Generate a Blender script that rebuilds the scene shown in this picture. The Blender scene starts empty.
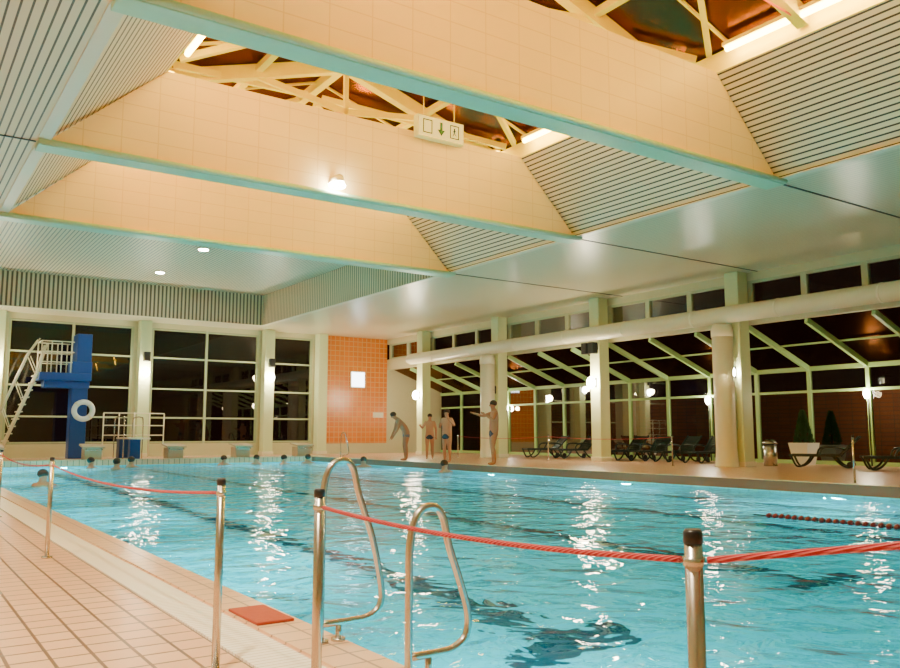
import bpy, bmesh, math, random
from mathutils import Vector, Matrix
random.seed(4)
C=bpy.context.scene.collection
# ---------------------------------------------------------------- materials
def nt(m):
    m.use_nodes=True; return m.node_tree.nodes,m.node_tree.links
def mat(name,col,rough=.5,metal=0,emit=None,estr=0,noise=.0,nscale=8,bump=0,coat=0):
    m=bpy.data.materials.new(name); N,L=nt(m); b=N['Principled BSDF']
    b.inputs['Base Color'].default_value=(*col,1); b.inputs['Roughness'].default_value=rough
    b.inputs['Metallic'].default_value=metal
    if coat: b.inputs['Coat Weight'].default_value=coat
    if emit: b.inputs['Emission Color'].default_value=(*emit,1); b.inputs['Emission Strength'].default_value=estr
    tc=N.new('ShaderNodeTexCoord'); n=N.new('ShaderNodeTexNoise'); n.inputs['Scale'].default_value=nscale
    n.inputs['Detail'].default_value=4
    L.new(tc.outputs['Object'],n.inputs['Vector'])
    if noise:
        mx=N.new('ShaderNodeMixRGB'); mx.inputs[1].default_value=(*[c*(1-noise) for c in col],1)
        mx.inputs[2].default_value=(*[min(1,c*(1+noise)) for c in col],1)
        L.new(n.outputs['Fac'],mx.inputs[0]); L.new(mx.outputs[0],b.inputs['Base Color'])
    if bump:
        bp=N.new('ShaderNodeBump'); bp.inputs['Strength'].default_value=bump; bp.inputs['Distance'].default_value=.01
        L.new(n.outputs['Fac'],bp.inputs['Height']); L.new(bp.outputs[0],b.inputs['Normal'])
    return m
def stripes(name,col,groove,period,axis=0,frac=.2,rough=.45,depth=.02):
    m=bpy.data.materials.new(name); N,L=nt(m); b=N['Principled BSDF']; b.inputs['Roughness'].default_value=rough
    tc=N.new('ShaderNodeTexCoord'); s=N.new('ShaderNodeSeparateXYZ'); L.new(tc.outputs['Object'],s.inputs[0])
    a=N.new('ShaderNodeMath');a.operation='DIVIDE';a.inputs[1].default_value=period;L.new(s.outputs[axis],a.inputs[0])
    f=N.new('ShaderNodeMath');f.operation='FRACT';L.new(a.outputs[0],f.inputs[0])
    g=N.new('ShaderNodeMath');g.operation='LESS_THAN';g.inputs[1].default_value=frac;L.new(f.outputs[0],g.inputs[0])
    mx=N.new('ShaderNodeMixRGB');mx.inputs[1].default_value=(*col,1);mx.inputs[2].default_value=(*groove,1)
    L.new(g.outputs[0],mx.inputs[0]);L.new(mx.outputs[0],b.inputs['Base Color'])
    bp=N.new('ShaderNodeBump');bp.invert=True;bp.inputs['Distance'].default_value=depth;bp.inputs['Strength'].default_value=.4
    L.new(g.outputs[0],bp.inputs['Height']);L.new(bp.outputs[0],b.inputs['Normal'])
    return m
def tiles(name,c1,c2,mortar,w,h,ms,rough=.35,plane='XY',bump=.4):
    m=bpy.data.materials.new(name); N,L=nt(m); b=N['Principled BSDF']; b.inputs['Roughness'].default_value=rough
    tc=N.new('ShaderNodeTexCoord'); s=N.new('ShaderNodeSeparateXYZ'); c=N.new('ShaderNodeCombineXYZ')
    L.new(tc.outputs['Object'],s.inputs[0])
    o={'X':0,'Y':1,'Z':2}
    L.new(s.outputs[o[plane[0]]],c.inputs[0]);L.new(s.outputs[o[plane[1]]],c.inputs[1])
    t=N.new('ShaderNodeTexBrick'); t.offset=0; t.squash=1
    for k,v in(('Scale',1),('Mortar Size',ms),('Mortar Smooth',.1),('Bias',0),('Brick Width',w),('Row Height',h)): t.inputs[k].default_value=v
    t.inputs['Color1'].default_value=(*c1,1);t.inputs['Color2'].default_value=(*c2,1);t.inputs['Mortar'].default_value=(*mortar,1)
    L.new(c.outputs[0],t.inputs['Vector']);L.new(t.outputs['Color'],b.inputs['Base Color'])
    bp=N.new('ShaderNodeBump');bp.invert=True;bp.inputs['Distance'].default_value=.003;bp.inputs['Strength'].default_value=bump
    L.new(t.outputs['Fac'],bp.inputs['Height']);L.new(bp.outputs[0],b.inputs['Normal'])
    return m
def emis(name,col,s):
    m=bpy.data.materials.new(name);N,L=nt(m);N.remove(N['Principled BSDF']);e=N.new('ShaderNodeEmission')
    e.inputs[0].default_value=(*col,1);e.inputs[1].default_value=s;L.new(e.outputs[0],N['Material Output'].inputs[0]);return m
def glassmat(name,tint,refl=1.0,rough=.02,gc=(1,1,1)):
    m=bpy.data.materials.new(name);N,L=nt(m);N.remove(N['Principled BSDF'])
    t=N.new('ShaderNodeBsdfTransparent');t.inputs[0].default_value=(*tint,1)
    g=N.new('ShaderNodeBsdfGlossy');g.inputs['Roughness'].default_value=rough;g.inputs['Color'].default_value=(*gc,1)
    f=N.new('ShaderNodeFresnel');f.inputs[0].default_value=1.5
    mu=N.new('ShaderNodeMath');mu.operation='MULTIPLY';mu.inputs[1].default_value=refl;mu.use_clamp=True
    mx=N.new('ShaderNodeMixShader');L.new(f.outputs[0],mu.inputs[0]);L.new(mu.outputs[0],mx.inputs[0]);L.new(t.outputs[0],mx.inputs[1]);L.new(g.outputs[0],mx.inputs[2])
    L.new(mx.outputs[0],N['Material Output'].inputs[0]);return m
def watermat():
    m=bpy.data.materials.new('pool_water');N,L=nt(m);N.remove(N['Principled BSDF'])
    tc=N.new('ShaderNodeTexCoord')
    n1=N.new('ShaderNodeTexNoise');n1.inputs['Scale'].default_value=2.2;n1.inputs['Detail'].default_value=2.5;n1.inputs['Distortion'].default_value=.4
    n2=N.new('ShaderNodeTexNoise');n2.inputs['Scale'].default_value=.6;n2.inputs['Detail'].default_value=1
    L.new(tc.outputs['Object'],n1.inputs['Vector']);L.new(tc.outputs['Object'],n2.inputs['Vector'])
    b1=N.new('ShaderNodeBump');b1.inputs['Strength'].default_value=1;b1.inputs['Distance'].default_value=.065
    b2=N.new('ShaderNodeBump');b2.inputs['Strength'].default_value=1;b2.inputs['Distance'].default_value=.07
    L.new(n1.outputs['Fac'],b1.inputs['Height']);L.new(n2.outputs['Fac'],b2.inputs['Height']);L.new(b2.outputs[0],b1.inputs['Normal'])
    r=N.new('ShaderNodeBsdfRefraction');r.inputs['Color'].default_value=(.05,.86,1,1);r.inputs['IOR'].default_value=1.33;r.inputs['Roughness'].default_value=0
    g=N.new('ShaderNodeBsdfGlossy');g.inputs['Roughness'].default_value=.05
    f=N.new('ShaderNodeFresnel');f.inputs[0].default_value=1.19
    mx=N.new('ShaderNodeMixShader')
    for q in(r,g,f): L.new(b1.outputs[0],q.inputs['Normal'])
    L.new(f.outputs[0],mx.inputs[0]);L.new(r.outputs[0],mx.inputs[1]);L.new(g.outputs[0],mx.inputs[2])
    L.new(mx.outputs[0],N['Material Output'].inputs[0]);return m
M=dict(
 deck=tiles('deck_tile',(.84,.51,.30),(.77,.45,.26),(.20,.11,.07),.2,.2,.010,.3),
 coping=tiles('coping_tile',(.84,.57,.35),(.80,.52,.31),(.36,.22,.15),.3,.2,.008,.3),
 grate=stripes('gutter_grating',(.97,.92,.82),(.65,.55,.42),.05,1,.2,.4),
 pool=tiles('pool_tile',(.08,.72,.84),(.06,.66,.80),(.04,.46,.6),.25,.25,.008,.4),
 lane=mat('lane_tile',(.01,.06,.10),.4,noise=.2),
 water=watermat(),
 slat=stripes('slatted_ceiling',(.80,.68,.44),(.10,.08,.05),.12,0,.22),
 slope=stripes('slatted_slope',(.78,.69,.46),(.045,.04,.03),.085,0,.28),
 low=stripes('flat_ceiling',(.72,.64,.42),(.40,.36,.24),.12,0,.12,.28),
 band=stripes('ribbed_band',(.80,.60,.36),(.15,.10,.06),.16,0,.45),
 bandy=stripes('ribbed_band_side',(.88,.68,.42),(.32,.24,.15),.16,1,.45),
 beam=tiles('beam_panel',(.82,.64,.31),(.81,.625,.295),(.70,.51,.23),.62,.31,.009,.5,'XZ',.1),
 flange=mat('turquoise_steel',(.46,.72,.48),.35,noise=.06),
 yellow=mat('yellow_steel',(.98,.80,.03),.45,noise=.06),
 redrod=mat('red_rod',(.7,.06,.01),.4),
 cream=mat('cream_paint',(.72,.77,.42),.45,noise=.03),
 wall=mat('wall_paint',(.62,.57,.34),.5,noise=.04),
 frame=mat('window_frame',(.46,.50,.30),.4,noise=.03),
 gframe=mat('green_frame',(.45,.70,.28),.4,noise=.04),
 white=mat('white_paint',(.84,.77,.56),.35,noise=.02),
 orange=tiles('orange_tile',(.76,.20,.008),(.68,.17,.006),(.72,.40,.14),.25,.25,.018,.3,'XZ'),
 glass=glassmat('window_glass',(.40,.42,.40),.22),
 farglass=glassmat('far_window_glass',(.40,.42,.40),1.5),
 roofglass=glassmat('roof_glass',(.3,.24,.20),.14,.25,(1,.35,.10)),
 steel=mat('brushed_steel',(.60,.56,.50),.27,1,noise=.08,nscale=40),
 black=mat('black_plastic',(.015,.015,.017),.35,noise=.1),
 dgreen=mat('dark_resin',(.012,.024,.02),.35,noise=.15),
 blue=mat('blue_paint',(.012,.065,.28),.35,noise=.06),
 buoy=mat('buoy_white',(.85,.83,.78),.4,noise=.05),
 mat_red=mat('red_rubber',(.38,.05,.02),.6,noise=.1,nscale=30,bump=.3),
 skin=mat('skin',(.52,.25,.14),.5,noise=.06),
 skin2=mat('skin_tanned',(.40,.18,.09),.5,noise=.06),
 hair=mat('hair',(.03,.017,.01),.6,noise=.3,nscale=60),
 trunks=mat('dark_swimwear',(.02,.03,.06),.6,noise=.2),
 towel=mat('grey_cloth',(.16,.16,.18),.9,noise=.1,nscale=40,bump=.3),
 eye=mat('eye',(.02,.02,.02),.2),
 leaf=mat('conifer_leaf',(.035,.10,.03),.7,noise=.35,nscale=20),
 soil=mat('soil',(.05,.03,.02),.9,noise=.3),
 pot=mat('white_pot',(.82,.80,.74),.4,noise=.03),
 lampw=emis('lamp_white',(1,.92,.74),170),
 lampsq=emis('lamp_panel',(.9,.97,1),9),
 tube=emis('lamp_tube_amber',(1,.62,.08),60),
 uwlamp=emis('underwater_lamp',(.75,1,1),12),
 signface=emis('sign_face',(1,.62,.12),2.2),
 signgreen=mat('sign_green',(.02,.12,.05),.5),
 brown=tiles('brown_brick',(.30,.085,.03),(.25,.07,.03),(.12,.07,.04),.5,.15,.01,.7,'YZ'),
 ground=mat('outdoor_ground',(.02,.022,.02),.9,noise=.3),
 block=mat('block_beige',(.50,.38,.24),.5,noise=.06),
)
def ropemat(name,c1,c2):
    m=bpy.data.materials.new(name);N,L=nt(m);b=N['Principled BSDF'];b.inputs['Roughness'].default_value=.6
    tc=N.new('ShaderNodeTexCoord');w=N.new('ShaderNodeTexWave');w.bands_direction='DIAGONAL';w.inputs['Scale'].default_value=34
    mp=N.new('ShaderNodeMapping');mp.inputs['Scale'].default_value=(1,1,2.2)
    L.new(tc.outputs['Object'],mp.inputs[0]);L.new(mp.outputs[0],w.inputs['Vector'])
    cr=N.new('ShaderNodeValToRGB');cr.color_ramp.elements[0].color=(*c1,1);cr.color_ramp.elements[1].color=(*c2,1)
    cr.color_ramp.elements[0].position=.65;cr.color_ramp.elements[1].position=.95
    L.new(w.outputs['Fac'],cr.inputs[0]);L.new(cr.outputs[0],b.inputs['Base Color'])
    bp=N.new('ShaderNodeBump');bp.inputs['Distance'].default_value=.003;L.new(w.outputs['Fac'],bp.inputs['Height']);L.new(bp.outputs[0],b.inputs['Normal'])
    return m
M['rope']=ropemat('red_rope',(.52,.01,.03),(.78,.17,.17))
# ---------------------------------------------------------------- mesh helpers
def box(bm,x0,x1,y0,y1,z0,z1):
    v=[bm.verts.new((x,y,z)) for z in(z0,z1) for y in(y0,y1) for x in(x0,x1)]
    for f in((0,2,3,1),(4,5,7,6),(0,1,5,4),(2,6,7,3),(0,4,6,2),(1,3,7,5)): bm.faces.new([v[i] for i in f])
def bar(bm,p0,p1,w,h,up=(0,0,1)):
    p0,p1=Vector(p0),Vector(p1);d=(p1-p0).normalized();u=Vector(up)
    s=d.cross(u)
    if s.length<1e-3: s=d.cross(Vector((1,0,0)))
    s.normalize();u=s.cross(d)
    v=[bm.verts.new(p+s*a*w/2+u*b*h/2) for p in(p0,p1) for a,b in((-1,-1),(1,-1),(1,1),(-1,1))]
    for i in range(4): j=(i+1)%4; bm.faces.new((v[i],v[j],v[4+j],v[4+i]))
    bm.faces.new(v[0:4][::-1]);bm.faces.new(v[4:8])
def tube(bm,pts,r,seg=10,closed=False):
    pts=[Vector(p) for p in pts];n=len(pts);rings=[]
    rr=r if isinstance(r,(list,tuple)) else [r]*n
    prev=None
    for i,p in enumerate(pts):
        a=pts[(i-1)%n] if(closed or i>0) else p; b=pts[(i+1)%n] if(closed or i<n-1) else p
        d=(b-a).normalized()
        if prev is None:
            prev=d.orthogonal().normalized()
        prev=(prev-d*prev.dot(d)).normalized();q=d.cross(prev)
        rings.append([bm.verts.new(p+(prev*math.cos(t)+q*math.sin(t))*rr[i]) for t in[2*math.pi*k/seg for k in range(seg)]])
    m=n if closed else n-1
    for i in range(m):
        A,B=rings[i],rings[(i+1)%n]
        for k in range(seg): l=(k+1)%seg; f=bm.faces.new((A[k],A[l],B[l],B[k])); f.smooth=True
    if not closed: bm.faces.new(rings[0][::-1]);bm.faces.new(rings[-1])
def smooth_path(pts,n=8,closed=False):
    P=[Vector(p) for p in pts];out=[];N=len(P);m=N if closed else N-1
    for i in range(m):
        p0=P[(i-1)%N] if closed or i>0 else P[0];p1=P[i];p2=P[(i+1)%N];p3=P[(i+2)%N] if closed or i+2<N else P[-1]
        for k in range(n):
            t=k/n;out.append(.5*((2*p1)+(p2-p0)*t+(2*p0-5*p1+4*p2-p3)*t*t+(3*p1-p0-3*p2+p3)*t**3))
    if not closed: out.append(P[-1])
    return out
def poly(bm,pts): bm.faces.new([bm.verts.new(p) for p in pts])
def ball(bm,c,r,sx=1,sy=1,sz=1,seg=14):
    g=bmesh.ops.create_uvsphere(bm,u_segments=seg,v_segments=seg//2+2,radius=r)
    for v in g['verts']: v.co=Vector((v.co.x*sx,v.co.y*sy,v.co.z*sz))+Vector(c)
    for f in bm.faces:
        if f.verts[0] in g['verts']: f.smooth=True
def mk(name,build,m,parent=None,loc=(0,0,0),rot=0,bevel=0,**props):
    me=bpy.data.meshes.new(name);bm=bmesh.new();build(bm)
    bmesh.ops.recalc_face_normals(bm,faces=bm.faces[:]) if props.pop('recalc',True) else None
    bm.to_mesh(me);bm.free();me.materials.append(m)
    o=bpy.data.objects.new(name,me);C.objects.link(o);o.location=loc;o.rotation_euler=(0,0,rot)
    if parent: o.parent=parent
    if bevel:
        b=o.modifiers.new('Bevel','BEVEL');b.width=bevel;b.segments=2;b.limit_method='ANGLE'
    for k,v in props.items(): o[k]=v
    return o
def empty(name,loc=(0,0,0),rot=0,**props):
    o=bpy.data.objects.new(name,None);C.objects.link(o);o.location=loc;o.rotation_euler=(0,0,rot);o.empty_display_size=.1
    for k,v in props.items(): o[k]=v
    return o
def S(name,build,m,**k): return mk(name,build,m,kind='structure',**k)
def dup(o,loc=None,rot=None,parent=None,scale=None):
    c=o.copy();C.objects.link(c)
    if parent: c.parent=parent
    if loc is not None: c.location=loc
    if rot is not None: c.rotation_euler=(0,0,rot)
    if scale: c.scale=scale
    for ch in o.children: dup(ch,parent=c)
    return c
def light(kind,name,loc,power,col=(1,1,1),size=.1,size_y=None,aim=None,parent=None,spot=None):
    l=bpy.data.lights.new(name,kind);l.energy=power;l.color=col
    if kind=='AREA':
        l.size=size
        if size_y: l.shape='RECTANGLE';l.size_y=size_y
    else: l.shadow_soft_size=size
    if spot: l.spot_size=spot;l.spot_blend=.6
    o=bpy.data.objects.new(name,l);C.objects.link(o);o.location=loc
    if aim is not None: o.rotation_euler=(Vector(aim)-Vector(loc)).to_track_quat('-Z','Y').to_euler()
    if parent: o.parent=parent
    return o
# ---------------------------------------------------------------- dimensions
XE,XR,YN,YP=2.2,15.2,1.2,32.5      # pool edges
ZC,XB,XL,XSR,XSL,ZS=5.97,13.72,1.95,12.04,3.83,7.66
BY=[3.6,9.16,14.74,20.19];YB,ZT=34.83,7.31
XW,D,XG=21.2,36.66,24.5;RZ=.2;X0,Y0=-4,-4
COLY=[9.5,15.3,21.1,26.9,32.7]
# ---------------------------------------------------------------- room shell
def f(bm):
    box(bm,X0,XE,Y0,YP,-1.9,0);box(bm,XE,XG,Y0,YN,-1.9,0)
    box(bm,XR,XG+.1,YN,D,-1.9,RZ);box(bm,X0,XR,YP,D,-1.9,RZ)
S('floor',f,M['deck'])
def f(bm):
    box(bm,XE-.28,XE+.015,YN,YP,.0,.012)
    box(bm,XR-.02,XR+.3,YN,YP,RZ,RZ+.012);box(bm,XE,XR,YP-.02,YP+.3,RZ,RZ+.012)
S('trim_1',f,M['coping'])
mk('gutter_grating',lambda bm:box(bm,1.60,1.88,YN,YP,.0,.014),M['grate'],label='pale plastic gutter grating set along the pool deck',category='grating')
def f(bm):
    box(bm,XE,XR,YN,YP,-1.9,-1.7);box(bm,XE,XE+.02,YN,YP,-1.75,-.001);box(bm,XR-.02,XR,YN,YP,-1.75,.0)
    box(bm,XE,XR,YN,YN+.02,-1.75,-.001);box(bm,XE,XR,YP-.02,YP,-1.75,.0)
pool=S('wall_pool',f,M['pool'])
for i,x in enumerate((4.5,7.8,11.1,13.9)):
    def f(bm,x=x):
        box(bm,x-.15,x+.15,5,YP-2,-1.702,-1.69);box(bm,x-.55,x+.55,4.72,5.0,-1.702,-1.69);box(bm,x-.55,x+.55,YP-2,YP-1.7,-1.702,-1.69)
    S('trim_%d'%(10+i),f,M['lane'])
def f(bm): e=.021;poly(bm,[(XE+e,YN+e,-.02),(XR-e,YN+e,-.02),(XR-e,YP-e,-.02),(XE+e,YP-e,-.02)])
mk('pool_water',f,M['water'],recalc=False,kind='stuff',label='rippling turquoise swimming pool water lit from below',category='water')
T=.12
def f(bm):
    box(bm,XB+.1,XW+.2,Y0,D,ZC,ZC+T)
    box(bm,XL,XB+.1,YB+.1,D,ZC,ZC+T);box(bm,XL,XB+.1,Y0,BY[0],ZC,ZC+T)
S('ceiling',f,M['low'])
S('ceiling.001',lambda bm:box(bm,X0,XL-.1,Y0,D,ZC,ZC+T),M['slat'])
S('ceiling.002',lambda bm:box(bm,XL,XB,BY[3]+.13,YB,ZT,ZT+T),M['slat'])
S('ceiling.003',lambda bm:box(bm,XL,XB,YB,YB+.1,ZC,ZT),M['band'])
def f(bm):
    box(bm,XB,XB+.1,BY[3]+.13,YB+.1,ZC,ZT+.05);box(bm,XL-.1,XL,BY[3]+.13,YB+.1,ZC,ZT+.05)
S('ceiling.004',f,M['bandy'])
def slope(bm,xa,za,xb,zb):
    n=Vector((-(zb-za),0,(xb-xa))).normalized()*.1
    if n.z<0:n=-n
    a=[(xa,BY[0],za),(xb,BY[0],zb),(xb,BY[3],zb),(xa,BY[3],za)]
    v=[bm.verts.new(p) for p in a]+[bm.verts.new(Vector(p)+n) for p in a]
    for q in((0,1,2,3),(7,6,5,4),(0,4,5,1),(1,5,6,2),(2,6,7,3),(3,7,4,0)): bm.faces.new([v[i] for i in q])
S('ceiling.005',lambda bm:slope(bm,XB+.1,ZC,XSR,ZS),M['slope'])
S('ceiling.006',lambda bm:slope(bm,XL-.1,ZC,XSL,ZS),M['slope'])
# walls
WINX=[(-2.0,3.1),(3.9,8.69),(9.43,14.3),(15.0,17.04)];WZ=(.75,5.74)
def f(bm):
    y0,y1=D,D+.25
    box(bm,X0,XG+.1,y0,y1,0,WZ[0]);box(bm,X0,17.7,y0,y1,WZ[1],ZT+.3)
    xs=[X0]+[q for w in WINX for q in w]+[17.7]
    for i in range(0,len(xs),2): box(bm,xs[i],xs[i+1],y0,y1,WZ[0],WZ[1])
    box(bm,XW,XG+.1,y0,y1,WZ[0],4.6)
S('wall_far',f,M['wall'])
S('wall_far.001',lambda bm:box(bm,17.7,XW,D-.03,D+.24,WZ[0]-.05,ZC+.1),M['orange'])
S('wall_left',lambda bm:box(bm,X0-.2,X0,Y0,D,-.2,ZC+.2),M['wall'])
S('wall_near',lambda bm:box(bm,X0,XG,Y0-.2,Y0,-.2,ZC+.2),M['wall'])
def f(bm):
    box(bm,XW,XW+.2,Y0,D,5.72,ZC-.001);box(bm,XW,XW+.2,Y0,D,4.4,4.93)
    box(bm,XW,XW+.2,Y0,3.7,0,4.4);box(bm,XW,XW+.2,Y0,3.7,4.93,5.72)
S('wall_right',f,M['wall'])
wn=[0]
def window(build_frame,panes,fm,gm=None):
    wn[0]+=1
    w=S('window_%d'%wn[0],build_frame,fm)
    g=mk('glass_pane',lambda bm:[poly(bm,p) for p in panes],gm or M['glass'],parent=w)
    return w
for (a,b) in WINX:
    nx=2 if b-a>3 else 1
    def f(bm,a=a,b=b,nx=nx):
        for x in(a+.05,b-.05): box(bm,x-.05,x+.05,D+.02,D+.14,WZ[0],WZ[1])
        for k in range(1,nx): x=a+(b-a)*k/nx; box(bm,x-.05,x+.05,D+.02,D+.14,WZ[0],WZ[1])
        for z in(WZ[0]+.05,1.85,3.1,4.45,WZ[1]-.05): box(bm,a+.1,b-.1,D+.03,D+.13,z-.035,z+.035)
    window(f,[[(a,D+.08,WZ[0]),(b,D+.08,WZ[0]),(b,D+.08,WZ[1]),(a,D+.08,WZ[1])]],M['frame'],M['farglass'])
ys=[3.7]+COLY+[D-.05]
EZ=3.25
for i in range(len(ys)-1):
    a,b=ys[i]+.25,ys[i+1]-.25
    n=3 if b-a>4 else 2
    def f(bm,a=a,b=b,n=n):
        for k in range(n+1): y=a+(b-a)*k/n; box(bm,XW+.03,XW+.17,y-.09,y+.09,4.93,5.72)
        for z in(4.96,5.69): box(bm,XW+.04,XW+.16,a,b,z-.05,z+.05)
    window(f,[[(XW+.1,a,4.93),(XW+.1,b,4.93),(XW+.1,b,5.72),(XW+.1,a,5.72)]],M['frame'])
    a,b=ys[i],ys[i+1]
    def f(bm,a=a,b=b,n=n):
        for k in range(n):
            y=a+(b-a)*k/n; bar(bm,(XW+.2,y,4.36),(XG-.06,y,EZ),.10,.16)
        xm=(XW+.2+XG)/2;box(bm,xm-.03,xm+.03,a+.05,b-.05,(4.42+EZ)/2-.0,(4.42+EZ)/2+.05)
    window(f,[[(XW+.2,a+.01,4.5),(XW+.2,b-.01,4.5),(XG-.02,b-.01,EZ+.1),(XG-.02,a+.01,EZ+.1)]],M['gframe'],M['roofglass'])
    def f(bm,a=a,b=b,n=n):
        for k in range(n): y=a+(b-a)*k/n; box(bm,XG-.06,XG+.06,y-.06,y+.06,RZ,EZ+.05)
        for z,h in((RZ+.06,.06),(2.5,.04),(EZ-.02,.07)): box(bm,XG-.05,XG+.05,a+.06,b-.06,z-h,z+h)
    window(f,[[(XG,a+.06,RZ),(XG,b-.06,RZ),(XG,b-.06,EZ),(XG,a+.06,EZ)]],M['gframe'])
# outside
S('floor.001',lambda bm:(box(bm,XG+.2,60,-6,60,-.2,.12),box(bm,-20,XG+.2,D+.3,60,-.2,.12)),M['ground'])
mk('garden_wall',lambda bm:(box(bm,29,29.4,4,50,.12,2.6),box(bm,28.95,29.45,4,50,2.6,2.72)),M['brown'],label='long reddish-brown brick garden wall outside the glazing',category='wall')
# skylight roof
RX,RZZ=(XSL+XSR)/2,9.35
def f(bm):
    box(bm,XSL-.12,XSL,BY[0],BY[3],ZS-.02,ZS+.35);box(bm,XSR,XSR+.12,BY[0],BY[3],ZS-.02,ZS+.35)
    box(bm,RX-.09,RX+.09,BY[0],BY[3],RZZ-.18,RZZ+.03)
    t=.5
    for sx in(-1,1):
        x=RX+sx*(XSR-RX)*t;z=RZZ-(RZZ-ZS-.35)*t
        box(bm,x-.07,x+.07,BY[0],BY[3],z-.16,z-.03)
S('trim_2',f,M['yellow'])
wn[0]+=1
w=S('window_%d'%wn[0],lambda bm:[bar(bm,(RX,y,RZZ+.0),(x,y,ZS+.34),.05,.05) for y in [BY[0]+2.78*k+2.28 for k in range(0,6)] for x in(XSL,XSR)],M['yellow'])
mk('glass_pane',lambda bm:(poly(bm,[(XSL-.1,BY[0],ZS+.36),(RX,BY[0],RZZ+.05),(RX,BY[3],RZZ+.05),(XSL-.1,BY[3],ZS+.36)]),
   poly(bm,[(XSR+.1,BY[0],ZS+.36),(RX,BY[0],RZZ+.05),(RX,BY[3],RZZ+.05),(XSR+.1,BY[3],ZS+.36)])),M['roofglass'],parent=w)
def endw(bm):
    for y in(BY[0],BY[3]): poly(bm,[(XSL,y,ZS),(XSR,y,ZS),(XSR,y,ZS+.35),(RX,y,RZZ+.05),(XSL,y,ZS+.35)])
S('wall_gable',endw,M['yellow'])
tr=None
for i,y in enumerate([BY[0]+.9+2.78*k for k in range(6)]):
    if tr is None:
        tr=empty('roof_truss',loc=(RX,y,ZS+.0),label='yellow painted steel roof truss spanning the glazed skylight',category='truss',group='skylight trusses')
        h=XSR-RX;zz=RZZ-ZS
        for sx in(-1,1):
            mk('rafter',lambda bm:bar(bm,(0,0,zz-.14),(sx*h,0,.24),.20,.28),M['yellow'],parent=tr)
            mk('brace',lambda bm:bar(bm,(sx*h*.55,0,.26+(zz-.4)*.45),(0,0,.5),.08,.13),M['yellow'],parent=tr)
        mk('king_post',lambda bm:bar(bm,(0,0,.42),(0,0,zz-.1),.08,.1),M['yellow'],parent=tr)
        mk('tie_rod',lambda bm:(tube(bm,[(-h,0,.2),(0,0,.45),(h,0,.2)],.018,6)),M['redrod'],parent=tr)
    else: dup(tr,loc=(RX,y,ZS+.0))
for k in range(3):
    a,b=BY[k],BY[k+1];m=(a+b)/2
    for sx in(-1,1):
        x1=RX+sx*(XSR-RX)*.95;x0=RX+sx*.2
        for ya,ym in ((a+.15,m-.2),(b-.15,m+.2)):
            mk('skylight_brace',lambda bm:bar(bm,(x1,ya,ZS+.28),(x0,ym,RZZ-.25),.10,.13),M['yellow'],label='yellow diagonal steel brace under the skylight glass',category='brace',group='skylight braces')
# roof beams
b0=None
for i,y in enumerate(BY):
    if b0 is None:
        b0=empty('roof_beam',loc=(0,y,ZC),label='deep cream panelled roof beam with turquoise steel flange',category='beam',group='roof beams')
        def f(bm):
            P=[(XL,ZC),(XB,ZC),(XSR,ZS),(XSL,ZS)]
            A=[bm.verts.new((x,-.13,z-ZC)) for x,z in P];B=[bm.verts.new((x,.13,z-ZC)) for x,z in P]
            bm.faces.new(A);bm.faces.new(B[::-1])
            for k in range(4): l=(k+1)%4;bm.faces.new((A[k],B[k],B[l],A[l]))
        mk('beam_panel',f,M['beam'],parent=b0)
        mk('flange',lambda bm:(box(bm,XL-.15,XB+.15,-.2,.2,-.11,.0)),M['flange'],parent=b0,bevel=.01)
        mk('edge_pipe',lambda bm:tube(bm,[(XL-.15,-.22,-.05),(XB+.15,-.22,-.05)],.05,8),M['flange'],parent=b0)
    else: dup(b0,loc=(0,y,ZC))
def f(bm):
    for y in BY[1:]: box(bm,XB+.15,XW,y-.02,y+.02,ZC-.015,ZC+.01);box(bm,X0,XL-.15,y-.02,y+.02,ZC-.015,ZC+.01)
S('trim_3',f,M['black'])
def f(bm): box(bm,XB-.03,XB+.16,BY[0],YB,ZC-.02,ZC-.002);box(bm,XL-.16,XL+.03,BY[0],YB,ZC-.02,ZC-.002);box(bm,XL-.1,XB+.1,YB-.03,YB+.16,ZC-.02,ZC-.002)
S('trim_4',f,M['white'])
# ---------------------------------------------------------------- columns and duct
def column(loc,h):
    o=empty('column',loc=loc,label='square pale green-cream column standing against the glazing',category='column',group='wall columns')
    mk('shaft',lambda bm:box(bm,-.24,.24,-.24,.24,0,h),M['cream'],parent=o,bevel=.03)
    mk('plinth',lambda bm:box(bm,-.27,.27,-.27,.27,0,.15),M['white'],parent=o,bevel=.02)
    return o
c0=column((XW-.28,COLY[0],RZ),ZC-RZ)
for y in COLY[1:]: dup(c0,loc=(XW-.28,y,RZ))
for x in(3.5,9.06,14.65,17.37): dup(c0,loc=(x,D-.3,RZ))
DX=20.38
dc=empty('duct_column',loc=(DX,15.45,RZ),label='thick round white column carrying the air duct',category='column',group='duct columns')
mk('shaft',lambda bm:tube(bm,smooth_path([(0,0,0),(0,0,.5),(0,0,3.8)],2),[.36,.33,.30,.30,.30] ,20),M['white'],parent=dc)
mk('capital',lambda bm:tube(bm,[(0,0,3.8),(0,0,4.0),(0,0,4.17)],[.32,.32,.26],20),M['white'],parent=dc)
dup(dc,loc=(DX,27.0,RZ));dup(dc,loc=(DX,9.6,RZ))
du=empty('air_duct',loc=(DX,8,4.65),label='long round white ventilation duct in front of windows',category='duct')
mk('pipe',lambda bm:tube(bm,[(0,-10,0),(0,25,0),(0,25.15,0),(0,25.25,0)],[.25,.25,.2,.08],20),M['white'],parent=du)
for k in range(12): mk('joint_ring',lambda bm:tube(bm,[(0,-9+2.9*k,0),(0,-8.94+2.9*k,0)],.262,20),M['white'],parent=du)
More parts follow.
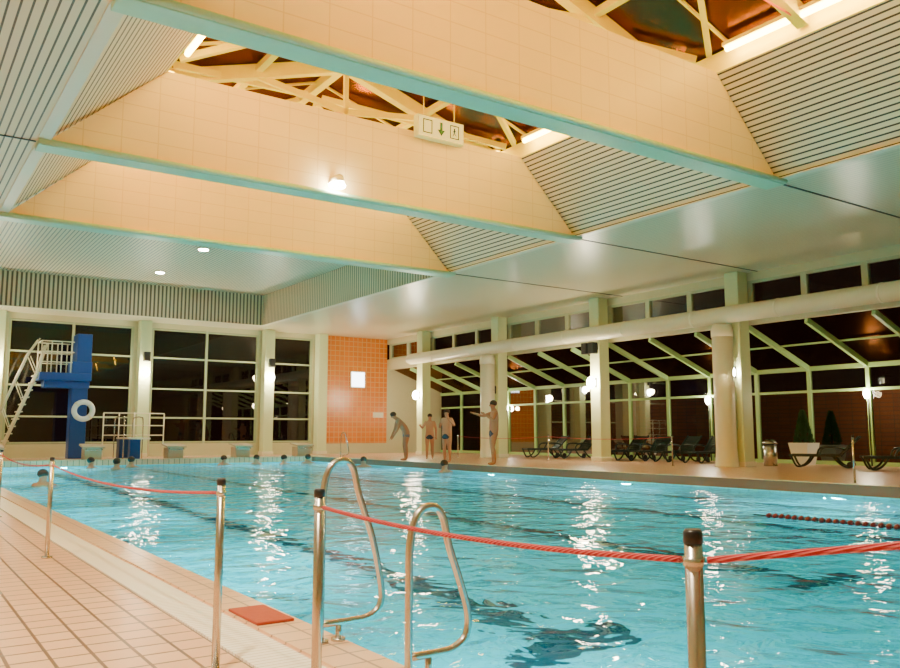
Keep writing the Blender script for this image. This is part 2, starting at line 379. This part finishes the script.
# ---------------------------------------------------------------- lights
WARM=(1,.79,.42)
SX=XW-.52
def sconce(loc,rot):
    o=empty('wall_sconce',loc=loc,rot=rot,label='bright small white wall lamp on a column',category='lamp',group='column lamps')
    mk('back_plate',lambda bm:box(bm,-.09,.09,-.03,0,-.16,.16),M['black'],parent=o,bevel=.01)
    mk('arm',lambda bm:tube(bm,[(0,-.02,0),(0,-.14,0)],.02,8),M['black'],parent=o)
    mk('lamp_shade',lambda bm:ball(bm,(0,-.2,0),.15,1,1,1.35),M['lampw'],parent=o)
    return o
s0=sconce((SX,COLY[0],2.95),-math.pi/2)
for y in COLY[1:]: dup(s0,loc=(SX,y,2.95))
for x in(3.5,9.06,14.65): dup(s0,loc=(x,D-.54,3.75),rot=0)
for y in COLY: light('POINT','sconce_bulb',(SX-.42,y,3.0),240,WARM,.16)
for x in(3.5,9.06,14.65): light('POINT','sconce_bulb',(x,D-.95,3.8),190,WARM,.16)
s1=None
for y in(13.37,19.17,30.77):
    if s1 is None:
        s1=empty('terrace_lamp',loc=(XG-.06,y,RZ),rot=-math.pi/2,label='small white lamp on the glazed terrace frame',category='lamp',group='terrace lamps')
        mk('pole',lambda bm:tube(bm,[(0,-.03,0),(0,-.03,2.1)],.02,8),M['black'],parent=s1)
        mk('lamp_body',lambda bm:box(bm,-.05,.05,-.05,0,2.05,2.25),M['black'],parent=s1)
        mk('lamp_glass',lambda bm:ball(bm,(0,-.1,2.15),.09,1,1,1.6),M['lampw'],parent=s1)
    else: dup(s1,loc=(XG-.06,y,RZ))
    light('POINT','terrace_bulb',(XG-.5,y,2.35),50,WARM,.1)
# recessed ceiling lamps
r0=None
def dl(x,y,z,p,ang):
    global r0
    if r0 is None:
        r0=empty('ceiling_downlight',loc=(x,y,z),label='round recessed ceiling lamp set in the slatted ceiling',category='lamp',group='ceiling lamps')
        mk('rim',lambda bm:tube(bm,[(0,0,-.03),(0,0,.0)],.2,20),M['white'],parent=r0)
        mk('lamp_glass',lambda bm:tube(bm,[(0,0,-.04),(0,0,-.028)],.16,20),M['lampw'],parent=r0)
    else: dup(r0,loc=(x,y,z))
    light('SPOT','downlight_bulb',(x,y,z-.15),p,(1,.82,.54),.15,aim=(x,y,0),spot=math.radians(ang))
for x,y in[(-.3,2.2),(-1.0,7),(-1.2,13),(-1.2,20),(-1.2,28)]: dl(x,y,ZC,1700 if y<10 else 700,95)  # unseen row of lamps added to brighten the near-side deck
dl(8.5,27,ZT,300,130);dl(8.4,31.9,ZT,250,130)
o=empty('beam_spotlight',loc=(7.15,BY[2]-.14,6.17),label='bright round spotlight mounted on the beam face',category='lamp')
mk('lamp_body',lambda bm:tube(bm,[(0,.0,0),(0,-.3,0),(0,-.3,-.06)],.10,16),M['white'],parent=o)
mk('lamp_glass',lambda bm:ball(bm,(0,-.2,-.11),.15,1.2,1,.42),M['lampw'],parent=o)
light('SPOT','downlight_bulb',(7.15,BY[2]-.4,5.75),400,(1,.82,.6),.12,aim=(7.15,BY[2]-.4,0),spot=math.radians(130))
# amber tubes in the skylights, with added fill lights
t0=None
AMB=(1,.48,.03)
for k in range(3):
    a,b=BY[k]+.4,BY[k+1]-.4
    for x,sx in((XSR-.22,-1),(XSL+.22,1)):
        if t0 is None:
            t0=empty('tube_lamp',loc=(x,(a+b)/2,ZS+.22),label='long amber fluorescent tube lamp along the skylight curb',category='lamp',group='skylight tube lamps')
            mk('housing',lambda bm:box(bm,-.06,.06,-2.3,2.3,.05,.12),M['yellow'],parent=t0)
            mk('tube',lambda bm:tube(bm,[(0,-2.25,0),(0,2.25,0)],.05,10),M['tube'],parent=t0)
        else: dup(t0,loc=(x,(a+b)/2,ZS+.22))
        light('AREA','amber_light',(x+sx*.1,(a+b)/2,ZS+.2),150,AMB,.15,4.6,aim=(x+sx*2,(a+b)/2,ZS-.2))
        # extra amber light added from below to brighten the roof trusses
        light('AREA','truss_fill_light',(x+sx*.12,(a+b)/2,ZS+.2),160,(1,.58,.03),.15,4.6,aim=(x+sx*2.2,(a+b)/2,ZS+1.5))
    light('POINT','amber_light',(XSL+1.0,a+2.9,ZS+.35),170,(1,.34,.02),.2)  # added fill without a fixture, for the orange glow on the beam faces
    light('POINT','amber_light',(RX+.9,(a+b)/2,ZS+.4),100,(1,.52,.03),.2)  # second added fill, no fixture, to brighten the trusses
# underwater lamps
u0=None
UW=(1,.92,.80)
for y in[3.6+5.4*k for k in range(6)]:
    for x,sx in((XE+.05,1),(XR-.05,-1)):
        if u0 is None:
            u0=empty('underwater_lamp',loc=(x,y,-.65),rot=-math.pi/2,label='round underwater pool lamp in the tiled wall',category='lamp',group='underwater lamps')
            mk('rim',lambda bm:tube(bm,[(0,-.03,0),(0,.03,0)],.17,18),M['steel'],parent=u0)
            mk('lamp_glass',lambda bm:tube(bm,[(0,.03,0),(0,.04,0)],.14,18),M['uwlamp'],parent=u0)
        else: dup(u0,loc=(x,y,-.65),rot=-math.pi/2*sx)
        light('AREA','underwater_bulb',(x+sx*.08,y,-.65),270,UW,.25,aim=(x+sx*3,y,-1.7))
for x in(5.5,11.5):
    dup(u0,loc=(x,YP-.05,-.65),rot=math.pi);light('AREA','underwater_bulb',(x,YP-.14,-.65),230,UW,.25,aim=(x,YP-3,-1.5))
light('POINT','garden_light',(27.2,15,2.6),130,WARM,.2);light('POINT','garden_light',(27.2,27,2.6),70,WARM,.2)
# ---------------------------------------------------------------- posts and ropes
p0=None
PX=[(1.36,8.66),(1.41,4.06),(1.47,3.07),(1.56,1.285),(1.42,13.2)]
for x,y in PX:
    if p0 is None:
        p0=empty('barrier_post',loc=(x,y,0),label='slim stainless steel barrier post on the pool deck',category='post',group='barrier posts')
        mk('pole',lambda bm:tube(bm,[(0,0,0),(0,0,.905)],.0205,14),M['steel'],parent=p0)
        mk('cap',lambda bm:tube(bm,[(0,0,.90),(0,0,.925),(0,0,.932)],[.0225,.0225,.018],14),M['black'],parent=p0)
        mk('base_plate',lambda bm:tube(bm,[(0,0,0),(0,0,.012)],.05,16),M['steel'],parent=p0)
        mk('rope_hook',lambda bm:tube(bm,[(0,0,.85),(0,0,.87)],.025,14),M['steel'],parent=p0)
    else: dup(p0,loc=(x,y,0))
dup(p0,loc=(1.85,.30,0),scale=(1,1,1.2))
def rope(a,b,sag,label):
    a,b=Vector(a),Vector(b);d=(b-a).normalized()*.035;a=a+d;b=b-d
    def f(bm):
        P=[a.lerp(b,t/30)+Vector((0,0,-sag*4*(t/30)*(1-t/30))) for t in range(31)]
        tube(bm,P,.0078,8)
    mk('barrier_rope',f,M['rope'],label=label,category='rope',group='barrier ropes')
rl='thin red twisted rope sagging between steel posts'
rope((1.36,8.66,.86),(1.41,4.06,.86),.07,rl)
rope((1.47,3.07,.86),(1.56,1.285,.86),.03,rl)
rope((1.56,1.285,.86),(1.85,.30,1.03),.0,rl)
rope((1.42,13.2,.86),(1.36,8.66,.86),.06,rl)
dup(p0,loc=(15.6,8.9,RZ))
for x,y in((19.6,16.8),(19.6,22.4),(19.6,28)): dup(p0,loc=(x,y,RZ))
rope((19.6,16.8,RZ+.86),(19.6,22.4,RZ+.86),.08,rl);rope((19.6,22.4,RZ+.86),(19.6,28,RZ+.86),.08,rl)
# grab rails
def rail(name,loc,h,w):
    o=empty(name,loc=loc,label='looped stainless steel grab rail at the pool edge',category='handrail',group='pool grab rails')
    P=[(-.14,0,.0),(-.14,0,h*.5),(-.135,0,h-.16),(-.09,0,h-.03),(-.01,0,h),(.05,0,h-.05),(.09,0,h-.2),(w*.75,0,h*.55),(w,0,.28),(w-.01,0,.17),(w-.08,0,.12),(.05,0,.11),(-.13,0,.11)]
    mk('rail',lambda bm:tube(bm,smooth_path(P,5),.0195,12),M['steel'],parent=o)
    mk('foot',lambda bm:(tube(bm,[(-.03,0,0),(-.03,0,.11)],.017,12)),M['steel'],parent=o)
    for x,r in((-.14,.045),(-.03,.04)): mk('flange_plate',lambda bm:tube(bm,[(x,0,0.012),(x,0,.028)],r,16),M['steel'],parent=o)
rail('grab_rail',(2.205,4.27,0),1.0,.24)
rail('grab_rail',(2.25,3.42,0),.80,.20)
rail('grab_rail',(15.5,30.2,RZ),1.0,.22)
mk('rubber_mat',lambda bm:box(bm,1.93,2.17,4.85,5.35,.012,.03),M['mat_red'],bevel=.005,label='small red-brown rubber mat on the pool coping',category='mat')
# lane rope
lr=empty('lane_rope',loc=(10.45,1.3,0.0),label='floating red swimming lane rope on the water',category='lane rope')
mk('cable',lambda bm:tube(bm,[(0,0,0),(0,6.2,0)],.012,6),M['black'],parent=lr)
def f(bm):
    for k in range(60):tube(bm,[(0,.1*k+.02,0),(0,.1*k+.045,0),(0,.1*k+.085,0)],[.03,.05,.03],8)
mk('floats',f,mat('float_red',(.20,.02,.03),.4),parent=lr,kind='stuff')
# ---------------------------------------------------------------- far-end equipment
blk=None
for x in(3.2,6.5,9.5,12.2,14.9):
    if blk is None:
        blk=empty('starting_block',loc=(x,YP+.45,RZ),label='beige starting block with sloped top at the pool end',category='starting block',group='starting blocks')
        mk('base',lambda bm:box(bm,-.3,.3,-.25,.35,0,.42),M['block'],parent=blk,bevel=.02)
        def f(bm):
            P=[(-.38,-.42,.42),(.38,-.42,.42),(.38,.42,.52),(-.38,.42,.52)]
            v=[bm.verts.new(p) for p in P]+[bm.verts.new((p[0],p[1],p[2]+.07)) for p in P]
            for q in((3,2,1,0),(4,5,6,7),(0,1,5,4),(1,2,6,5),(2,3,7,6),(3,0,4,7)): bm.faces.new([v[i] for i in q])
        mk('platform',f,M['block'],parent=blk,bevel=.01)
        mk('start_grip',lambda bm:tube(bm,smooth_path([(-.25,-.3,.42),(-.25,-.42,.36),(.25,-.42,.36),(.25,-.3,.42)],4),.015,8),M['steel'],parent=blk)
    else: dup(blk,loc=(x,YP+.45,RZ))
# diving tower
tw=empty('diving_tower',loc=(6.3,35.1,RZ),label='blue concrete diving tower with railed platform and ladder',category='diving tower')
mk('tower_column',lambda bm:box(bm,-.3,.3,-.3,.3,0,3.0),M['blue'],parent=tw,bevel=.03)
def f(bm):
    box(bm,-1.5,.36,-.55,.5,3.0,3.3);box(bm,-1.3,.34,-.35,.3,2.72,3.0);box(bm,-.35,.36,-.55,.5,3.3,3.75);box(bm,-.2,.34,-.5,.45,3.75,4.85)
mk('platform',f,M['blue'],parent=tw,bevel=.02)
def f(bm):
    for y in(-.5,.45):
        for x in(-1.45,-1.1,-.75,-.4): tube(bm,[(x,y,3.3),(x,y,4.5)],.022,8)
        for z in(3.7,4.1,4.5): tube(bm,[(-1.45,y,z),(-.3,y,z)],.022,8)
    for z in(4.1,4.5): tube(bm,[(-1.45,-.5,z),(-1.45,.45,z)],.022,8)
mk('railing',f,M['white'],parent=tw)
def f(bm):
    for y in(-.3,.3):
        tube(bm,[(-2.7,y,0),(-1.5,y,3.3),(-1.25,y,4.4)],.035,8);tube(bm,[(-3.0,y,.9),(-1.85,y,4.0),(-1.5,y,4.6)],.025,8)
        for k in range(4): t=k/3;tube(bm,[(-2.7+1.2*t,y,3.2*t),(-3.0+1.2*t,y,.9+3*t)],.018,6)
    for k in range(12): t=(k+.5)/12;box(bm,-2.7+1.2*t-.1,-2.7+1.2*t+.1,-.3,.3,3.3*t-.02,3.3*t+.02)
mk('ladder',f,M['white'],parent=tw)
lb=empty('lifebuoy',loc=(6.4,34.42,2.05),label='white ring lifebuoy hung on the diving tower column',category='lifebuoy')
def ring(a0,a1,n): return [(.33*math.cos(a0+(a1-a0)*k/n),0,.33*math.sin(a0+(a1-a0)*k/n)) for k in range(n+1)]
mk('ring',lambda bm:tube(bm,ring(0,2*math.pi,32)[:-1],.10,12,closed=True),M['buoy'],parent=lb)
for k in range(4): mk('band',lambda bm:tube(bm,ring(math.pi/4+k*math.pi/2-.1,math.pi/4+k*math.pi/2+.1,4),.104,12),M['white'],parent=lb)
mk('hook',lambda bm:tube(bm,[(0,.36,.22),(0,.0,.24)],.02,8),M['steel'],parent=lb)
rg=empty('deck_railing',loc=(7.4,35.6,RZ),label='white tubular railing beside the diving tower',category='railing')
for x in(0,.6,1.2,1.8,2.4): mk('post',lambda bm:tube(bm,[(x,0,0),(x,0,1.8)],.025,8),M['white'],parent=rg)
for z in(.9,1.3,1.8): mk('rail',lambda bm:tube(bm,[(0,0,z),(2.4,0,z)],.022,8),M['white'],parent=rg)
sb=empty('springboard',loc=(8.1,33.3,RZ),label='low springboard with blue base and steel rails at poolside',category='diving board')
mk('board',lambda bm:box(bm,-.25,.25,-1.3,2,.75,.81),M['white'],parent=sb,bevel=.01)
mk('stand',lambda bm:box(bm,-.2,.2,-.1,.2,0,.75),M['blue'],parent=sb,bevel=.02)
mk('stand',lambda bm:box(bm,-.25,.25,1.4,1.9,0,.75),M['blue'],parent=sb,bevel=.02)
for x in(-.35,.35): mk('handrail',lambda bm:tube(bm,smooth_path([(x,.3,0),(x,.3,1.4),(x,.6,1.6),(x,1.6,1.6),(x,1.9,1.4),(x,1.9,0)],4),.022,8),M['steel'],parent=sb)
# lit panel & sign on orange wall
o=empty('wall_lamp',loc=(19.5,D-.03,3.85),label='glowing white rounded square lamp on orange tiles',category='lamp')
mk('lamp_frame',lambda bm:box(bm,-.42,.42,-.06,0,-.42,.42),M['white'],parent=o,bevel=.05)
mk('lamp_panel',lambda bm:box(bm,-.36,.36,-.09,-.055,-.36,.36),M['lampsq'],parent=o,bevel=.03)
o=empty('wall_sign',loc=(20.7,D-.03,2.1),label='small white rectangular sign on orange tiled wall',category='sign')
mk('sign_board',lambda bm:box(bm,-.3,.3,-.03,0,-.13,.13),M['white'],parent=o)
# speakers
sp=None
for y in(20.93,21.27):
    if sp is None:
        sp=empty('loudspeaker',loc=(SX-.12,y,4.15),rot=-math.pi/2,label='black loudspeaker on bracket near the column',category='speaker',group='loudspeakers')
        mk('cabinet',lambda bm:box(bm,-.13,.13,-.25,0,-.2,.2),M['black'],parent=sp,bevel=.02)
        mk('bracket',lambda bm:bar(bm,(0,0,0),(0,.12,.0),.04,.04),M['black'],parent=sp)
    else: dup(sp,loc=(SX-.12,y,4.15))
for x in(9.06,14.65): dup(sp,loc=(x,D-.54-.12,4.4),rot=0)
# emergency sign
es=empty('emergency_sign',loc=(9.6,BY[2]-.32,7.72),label='illuminated emergency exit sign box with down arrow pictogram',category='sign')
mk('sign_box',lambda bm:box(bm,-.6,.6,-.09,.09,-.24,.24),M['cream'],parent=es,bevel=.01)
mk('sign_face',lambda bm:box(bm,-.57,.57,-.1,-.088,-.21,.21),M['signface'],parent=es)
for x in(-.4,.4): mk('hanger',lambda bm:tube(bm,[(x,0,.23),(x,0,.75)],.012,6),M['yellow'],parent=es)
yy=-.103
def doorp(x):
    def f(bm):
        for (a,b,c,d) in((x-.12,x+.12,.13,.155),(x-.12,x-.095,-.13,.13),(x+.095,x+.12,-.13,.13),(x-.12,x+.12,-.155,-.13)): box(bm,a,b,yy,yy+.003,c,d)
    return f
for x in(-.36,.34): mk('door_pictogram',doorp(x),M['signgreen'],parent=es)
def f(bm):
    x=.34;box(bm,x-.02,x+.02,yy,yy+.003,.05,.09)
    bar(bm,(x,yy,.06),(x-.01,yy,-.03),.003,.035,(1,0,0));bar(bm,(x-.01,yy,-.02),(x-.05,yy,-.1),.003,.02,(1,0,0));bar(bm,(x-.01,yy,-.02),(x+.05,yy,-.08),.003,.02,(1,0,0));bar(bm,(x-.05,yy,.01),(x+.05,yy,.03),.003,.018)
mk('figure_pictogram',f,M['signgreen'],parent=es)
mk('arrow_pictogram',lambda bm:poly(bm,[(-.045,yy,.15),(.025,yy,.15),(.025,yy,-.02),(.09,yy,-.02),(-.01,yy,-.16),(-.11,yy,-.02),(-.045,yy,-.02)]),M['signgreen'],parent=es)
# bin
bn=empty('waste_bin',loc=(22.1,15.2,RZ),label='silver cylindrical waste bin beside the round column',category='bin')
mk('body',lambda bm:tube(bm,[(0,0,0),(0,0,.62)],.2,20),M['steel'],parent=bn)
mk('lid',lambda bm:tube(bm,[(0,0,.66),(0,0,.7),(0,0,.8)],[.22,.21,.1],20),M['steel'],parent=bn)
mk('rim',lambda bm:tube(bm,[(0,0,.61),(0,0,.67)],.19,20),M['black'],parent=bn)
# planters
def planter(loc,h,label):
    o=empty('potted_conifer',loc=loc,label=label,category='plant')
    def f(bm):
        P=[(.22,0),(.33,.68),(.30,.68),(.28,.58)];rs=[]
        for r,z in P: rs.append([bm.verts.new((r*sx,r*sy,z)) for sx,sy in((-1,-1),(1,-1),(1,1),(-1,1))])
        for a,b in zip(rs,rs[1:]):
            for k in range(4): l=(k+1)%4;bm.faces.new((a[k],a[l],b[l],b[k]))
        bm.faces.new(rs[0][::-1])
    mk('pot',f,M['pot'],parent=o);mk('soil',lambda bm:box(bm,-.28,.28,-.28,.28,.5,.59),M['soil'],parent=o)
    mk('trunk',lambda bm:tube(bm,[(0,0,.5),(0,0,.6+h*.8)],[.03,.01],8),M['soil'],parent=o)
    def f(bm):
        for k in range(900):
            t=random.random()**.8;z=.62+h*t;R=.27*(1-t)**.8+.02;a=random.random()*6.28;r=R*(.6+.4*random.random())
            p=Vector((r*math.cos(a),r*math.sin(a),z));d=Vector((math.cos(a)*.5,math.sin(a)*.5,1)).normalized()*.11
            s=Vector((-math.sin(a),math.cos(a),0))*.025
            poly(bm,[p-s,p+s,p+d+s*.2]);poly(bm,[p,p+Vector((math.cos(a),math.sin(a),0))*.04,p+d])
    mk('foliage',f,M['leaf'],parent=o,recalc=False,kind='stuff')
planter((23.7,15.1,RZ),1.0,'conical conifer in a tapered white square pot')
planter((25.6,15.3,.12),1.1,'dark conical conifer in pot outside the glass')
planter((25.6,12.1,.12),1.2,'dark conical conifer in pot outside the glass')
# loungers
lg=empty('sun_lounger',loc=(0,0,0),label='dark green resin sun lounger with raised slatted backrest',category='sun lounger',group='sun loungers')
def f(bm):
    for x in(-.31,.31): bar(bm,(x,-1.0,.34),(x,.35,.34),.05,.07)
    for k in range(13): y=-.96+.1*k;box(bm,-.3,.3,y,y+.075,.33,.36)
mk('seat',f,M['dgreen'],parent=lg)
def f(bm):
    for x in(-.31,.31): bar(bm,(x,.32,.34),(x,.85,.88),.05,.06)
    for k in range(8):
        t=k/7.5;y=.34+.51*t;z=.37+.5*t;bar(bm,(-.3,y,z),(.3,y,z),.02,.07,(0,.7,.7))
mk('backrest',f,M['dgreen'],parent=lg)
for x in(-.31,.31):
    mk('armrest',lambda bm:tube(bm,smooth_path([(x,-.25,.34),(x*1.1,-.15,.55),(x*1.1,.2,.58),(x*1.05,.5,.52)],4),.03,8),M['dgreen'],parent=lg)
    mk('leg',lambda bm:tube(bm,smooth_path([(x,-.95,.34),(x,-.85,.1),(x,-.75,.02),(x,-.55,.12),(x,-.4,.33)],4),.03,8),M['dgreen'],parent=lg)
    mk('leg',lambda bm:tube(bm,smooth_path([(x,.15,.33),(x,.35,.1),(x,.5,.03),(x,.62,.03)],4),.03,8),M['dgreen'],parent=lg)
    mk('wheel',lambda bm:tube(bm,[(x*1.16-.02,.6,.09),(x*1.16+.02,.6,.09)],.09,16),M['black'],parent=lg)
L=[(22.6,25.9,-1.9),(22.7,24.3,-1.75),(22.8,21.7,-1.6),(22.8,20.5,-1.5),(22.8,19.3,-1.65),(22.8,18.1,-1.5),(22.5,13.6,-2.7),(22.2,11.3,-2.5),(23.3,9.6,-2.4)]
for i,(x,y,r) in enumerate(L):
    if i==0: lg.location=(x,y,RZ);lg.rotation_euler=(0,0,r)
    else: dup(lg,loc=(x,y,RZ),rot=r)
# ---------------------------------------------------------------- people
def skinmesh(name,verts,edges,m,parent=None,sub=2,**props):
    me=bpy.data.meshes.new(name);me.from_pydata([v[0] for v in verts],edges,[]);me.materials.append(m)
    o=bpy.data.objects.new(name,me);C.objects.link(o)
    if parent:o.parent=parent
    md=o.modifiers.new('Skin','SKIN');md.use_smooth_shade=True
    for i,v in enumerate(verts):
        sv=me.skin_vertices[0].data[i];r=v[1];sv.radius=r if isinstance(r,tuple) else (r,r);sv.use_root=(i==0)
    s=o.modifiers.new('Sub','SUBSURF');s.levels=sub;s.render_levels=sub
    for k,v in props.items():o[k]=v
    return o
def person(label,loc,rot,scale,J,skin,wear):
    root=empty('person',loc=loc,rot=rot,label=label,category='person');root.scale=(scale,)*3
    V=[];E=[];ix={}
    def add(n,p,r,par=None):
        V.append((p,r));ix[n]=len(V)-1
        if par is not None:E.append((ix[par],ix[n]))
    add('pel',J['pel'],(.175,.13));add('waist',J['waist'],(.15,.12),'pel');add('chest',J['chest'],(.185,.135),'waist')
    add('neckb',J['neckb'],(.085,.08),'chest');add('neck',J['neck'],.06,'neckb')
    h=Vector(J['head']);n=Vector(J['neck']);up=(h-n).normalized();fw=Vector(J.get('face',(0,-1,0))).normalized()
    add('jaw',tuple(n+up*.05+fw*.02),.068,'neck');add('head',tuple(h),(.084,.094),'jaw');add('top',tuple(h+up*.075),.066,'head')
    for s in'LR':
        add('sh'+s,J['sh'+s],.07,'chest');add('ua'+s,tuple((Vector(J['sh'+s])+Vector(J['el'+s]))/2),.058,'sh'+s)
        add('el'+s,J['el'+s],.047,'ua'+s);add('wr'+s,J['wr'+s],.03,'el'+s)
        w=Vector(J['wr'+s]);d=(w-Vector(J['el'+s])).normalized();side=d.cross(Vector((0,1,0.1)));side=side.normalized() if side.length>.1 else Vector((1,0,0))
        add('pa'+s,tuple(w+d*.06),(.038,.02),'wr'+s)
        for k,(off,ln) in enumerate(((-.028,.06),(-.010,.075),(.010,.07),(.027,.055))):
            b=w+d*.095+side*off;add('f%d'%k+s,tuple(b),.009,'pa'+s);add('g%d'%k+s,tuple(b+d*ln*.6+Vector((0,-.012,0))),.008,'f%d'%k+s)
        b=w+d*.05-side*.045;add('t'+s,tuple(b),.010,'pa'+s);add('tt'+s,tuple(b+d*.035-side*.012),.009,'t'+s)
        add('hip'+s,J['hip'+s],.105,'pel');add('th'+s,tuple(Vector(J['hip'+s]).lerp(Vector(J['kn'+s]),.5)),.09,'hip'+s)
        add('kn'+s,J['kn'+s],.064,'th'+s);k_=Vector(J['kn'+s]);a_=Vector(J['an'+s])
        add('ca'+s,tuple(k_.lerp(a_,.35)+Vector((0,.015,0))),.065,'kn'+s);add('an'+s,tuple(a_),.042,'ca'+s)
        tdir=Vector(J.get('toe',(0,-1,0)));add('he'+s,tuple(a_+Vector((0,0,-.045))+tdir*.03),.04,'an'+s);add('to'+s,tuple(a_+Vector((0,0,-.06))+tdir*.17),.028,'he'+s)
    skinmesh('body',V,E,skin,parent=root)
    hc=h+up*.045-fw*.022
    mk('hair',lambda bm:ball(bm,(0,0,0),.104,.9,1.02,.85,16),M['hair'],parent=root,loc=tuple(hc))
    for sx in(-1,1): mk('eye',lambda bm:ball(bm,tuple(h+fw*.088+fw.cross(up)*sx*.03),.009,seg=8),M['eye'],parent=root)
    mk('nose',lambda bm:ball(bm,tuple(h+fw*.097-up*.025),.015,.8,1,1.4,seg=8),skin,parent=root)
    W=[(J['pel'],(.188,.142)),(tuple(Vector(J['pel']).lerp(Vector(J['waist']),.6)),(.166,.132))];We=[(0,1)]
    for s in'LR':
        W.append((J['hip'+s],.118));We.append((0,len(W)-1));W.append((tuple(Vector(J['hip'+s]).lerp(Vector(J['kn'+s]),.45)),.108));We.append((len(W)-2,len(W)-1))
    skinmesh('swim_shorts',W,We,wear,parent=root)
    return root
ST=dict(pel=(0,0,.95),waist=(0,.01,1.1),chest=(0,0,1.3),neckb=(0,.01,1.46),neck=(0,0,1.52),head=(0,-.015,1.64),
 shL=(.18,.01,1.41),shR=(-.18,.01,1.41),elL=(.25,.03,1.13),elR=(-.25,.03,1.13),wrL=(.25,-.05,.88),wrR=(-.25,-.05,.88),
 hipL=(.09,0,.88),hipR=(-.09,0,.88),knL=(.10,-.01,.49),knR=(-.10,-.01,.49),anL=(.11,.03,.09),anR=(-.11,.03,.09))
def pose(**k): d=dict(ST);d.update(k);return d
person('tall man in dark swim shorts with one arm stretched forward',(15.7,20.5,RZ),-1.9,1.13,
  pose(elR=(-.20,-.24,1.33),wrR=(-.14,-.50,1.40),elL=(.27,-.10,1.22),wrL=(.12,-.28,1.36),knL=(.13,-.08,.49),anL=(.16,-.02,.09)),M['skin2'],M['trunks'])
person('person in dark swim shorts standing with bent arm',(15.85,23.3,RZ),-1.2,1.02,
  pose(elR=(-.26,-.05,1.16),wrR=(-.14,-.24,1.2),elL=(.28,.02,1.2),wrL=(.2,-.18,1.40)),M['skin'],M['trunks'])
person('person in dark swim shorts bending forward at poolside',(15.6,25.6,RZ),-1.9,1.10,
  pose(pel=(0,.06,.92),waist=(0,-.01,1.06),chest=(0,-.16,1.22),neckb=(0,-.27,1.34),neck=(0,-.32,1.38),head=(0,-.40,1.46),face=(0,-1,-.5),
   shL=(.17,-.24,1.29),shR=(-.17,-.24,1.29),elL=(.22,-.30,1.02),elR=(-.22,-.30,1.02),wrL=(.16,-.42,.80),wrR=(-.16,-.42,.80),
   hipL=(.09,.04,.86),hipR=(-.09,.04,.86)),M['skin2'],M['towel'])
person('slim bather standing further along the deck in dark shorts',(17.4,26.75,RZ),-.6,.98,
  pose(elR=(-.30,-.02,1.2),wrR=(-.36,-.2,1.28)),M['skin'],M['trunks'])
# swimmers
V=[((0,0,-.28),(.15,.11)),((0,0,-.12),(.15,.11)),((0,0,.02),.06),((0,-.02,.12),(.08,.09)),((0,-.02,.20),.06),
   ((.17,0,-.06),.06),((.30,-.18,-.12),.04),((.22,-.42,-.08),.03),((-.17,0,-.06),.06),((-.30,-.18,-.12),.04),((-.22,-.42,-.08),.03),
   ((.08,.08,-.5),.09),((.1,.3,-.8),.06),((.1,.5,-1.1),.04),((-.08,.08,-.5),.09),((-.1,.25,-.85),.06),((-.1,.5,-1.2),.04)]
Ed=[(0,1),(1,2),(2,3),(3,4),(1,5),(5,6),(6,7),(1,8),(8,9),(9,10),(0,11),(11,12),(12,13),(0,14),(14,15),(15,16)]
sw=empty('swimmer',loc=(0,0,0),label='swimmer with dark wet hair, head above water',category='person',group='swimmers')
skinmesh('body',V,Ed,M['skin'],parent=sw)
mk('hair',lambda bm:ball(bm,(0,.005,.17),.108,.92,1.0,.85,14),M['hair'],parent=sw)
SW=[(3.15,21.2,.4),(6.1,31.0,1),(7.5,31.2,2),(10.9,31.2,.2),(12.2,31.2,-1),(13.1,30.6,.5),(14.3,31.0,2.6),(14.4,26.5,-.5),(14.6,21.6,.3),(6.6,29.4,2)]
for i,(x,y,r) in enumerate(SW):
    if i==0: sw.location=(x,y,.04);sw.rotation_euler=(0,0,r);sw.scale=(1.2,)*3
    else: dup(sw,loc=(x,y,.04),rot=r)
# ---------------------------------------------------------------- world + camera
w=bpy.data.worlds.new('night');bpy.context.scene.world=w;w.use_nodes=True
w.node_tree.nodes['Background'].inputs[0].default_value=(.04,.012,.008,1);w.node_tree.nodes['Background'].inputs[1].default_value=.4
cam=bpy.data.cameras.new('camera');co=bpy.data.objects.new('camera',cam);C.objects.link(co)
cam.sensor_width=36;cam.lens=32.96;cam.clip_start=.05;cam.clip_end=200
co.location=(0,0,1.15);co.rotation_euler=(math.radians(96.92),0,math.radians(-34.44))
bpy.context.scene.camera=co
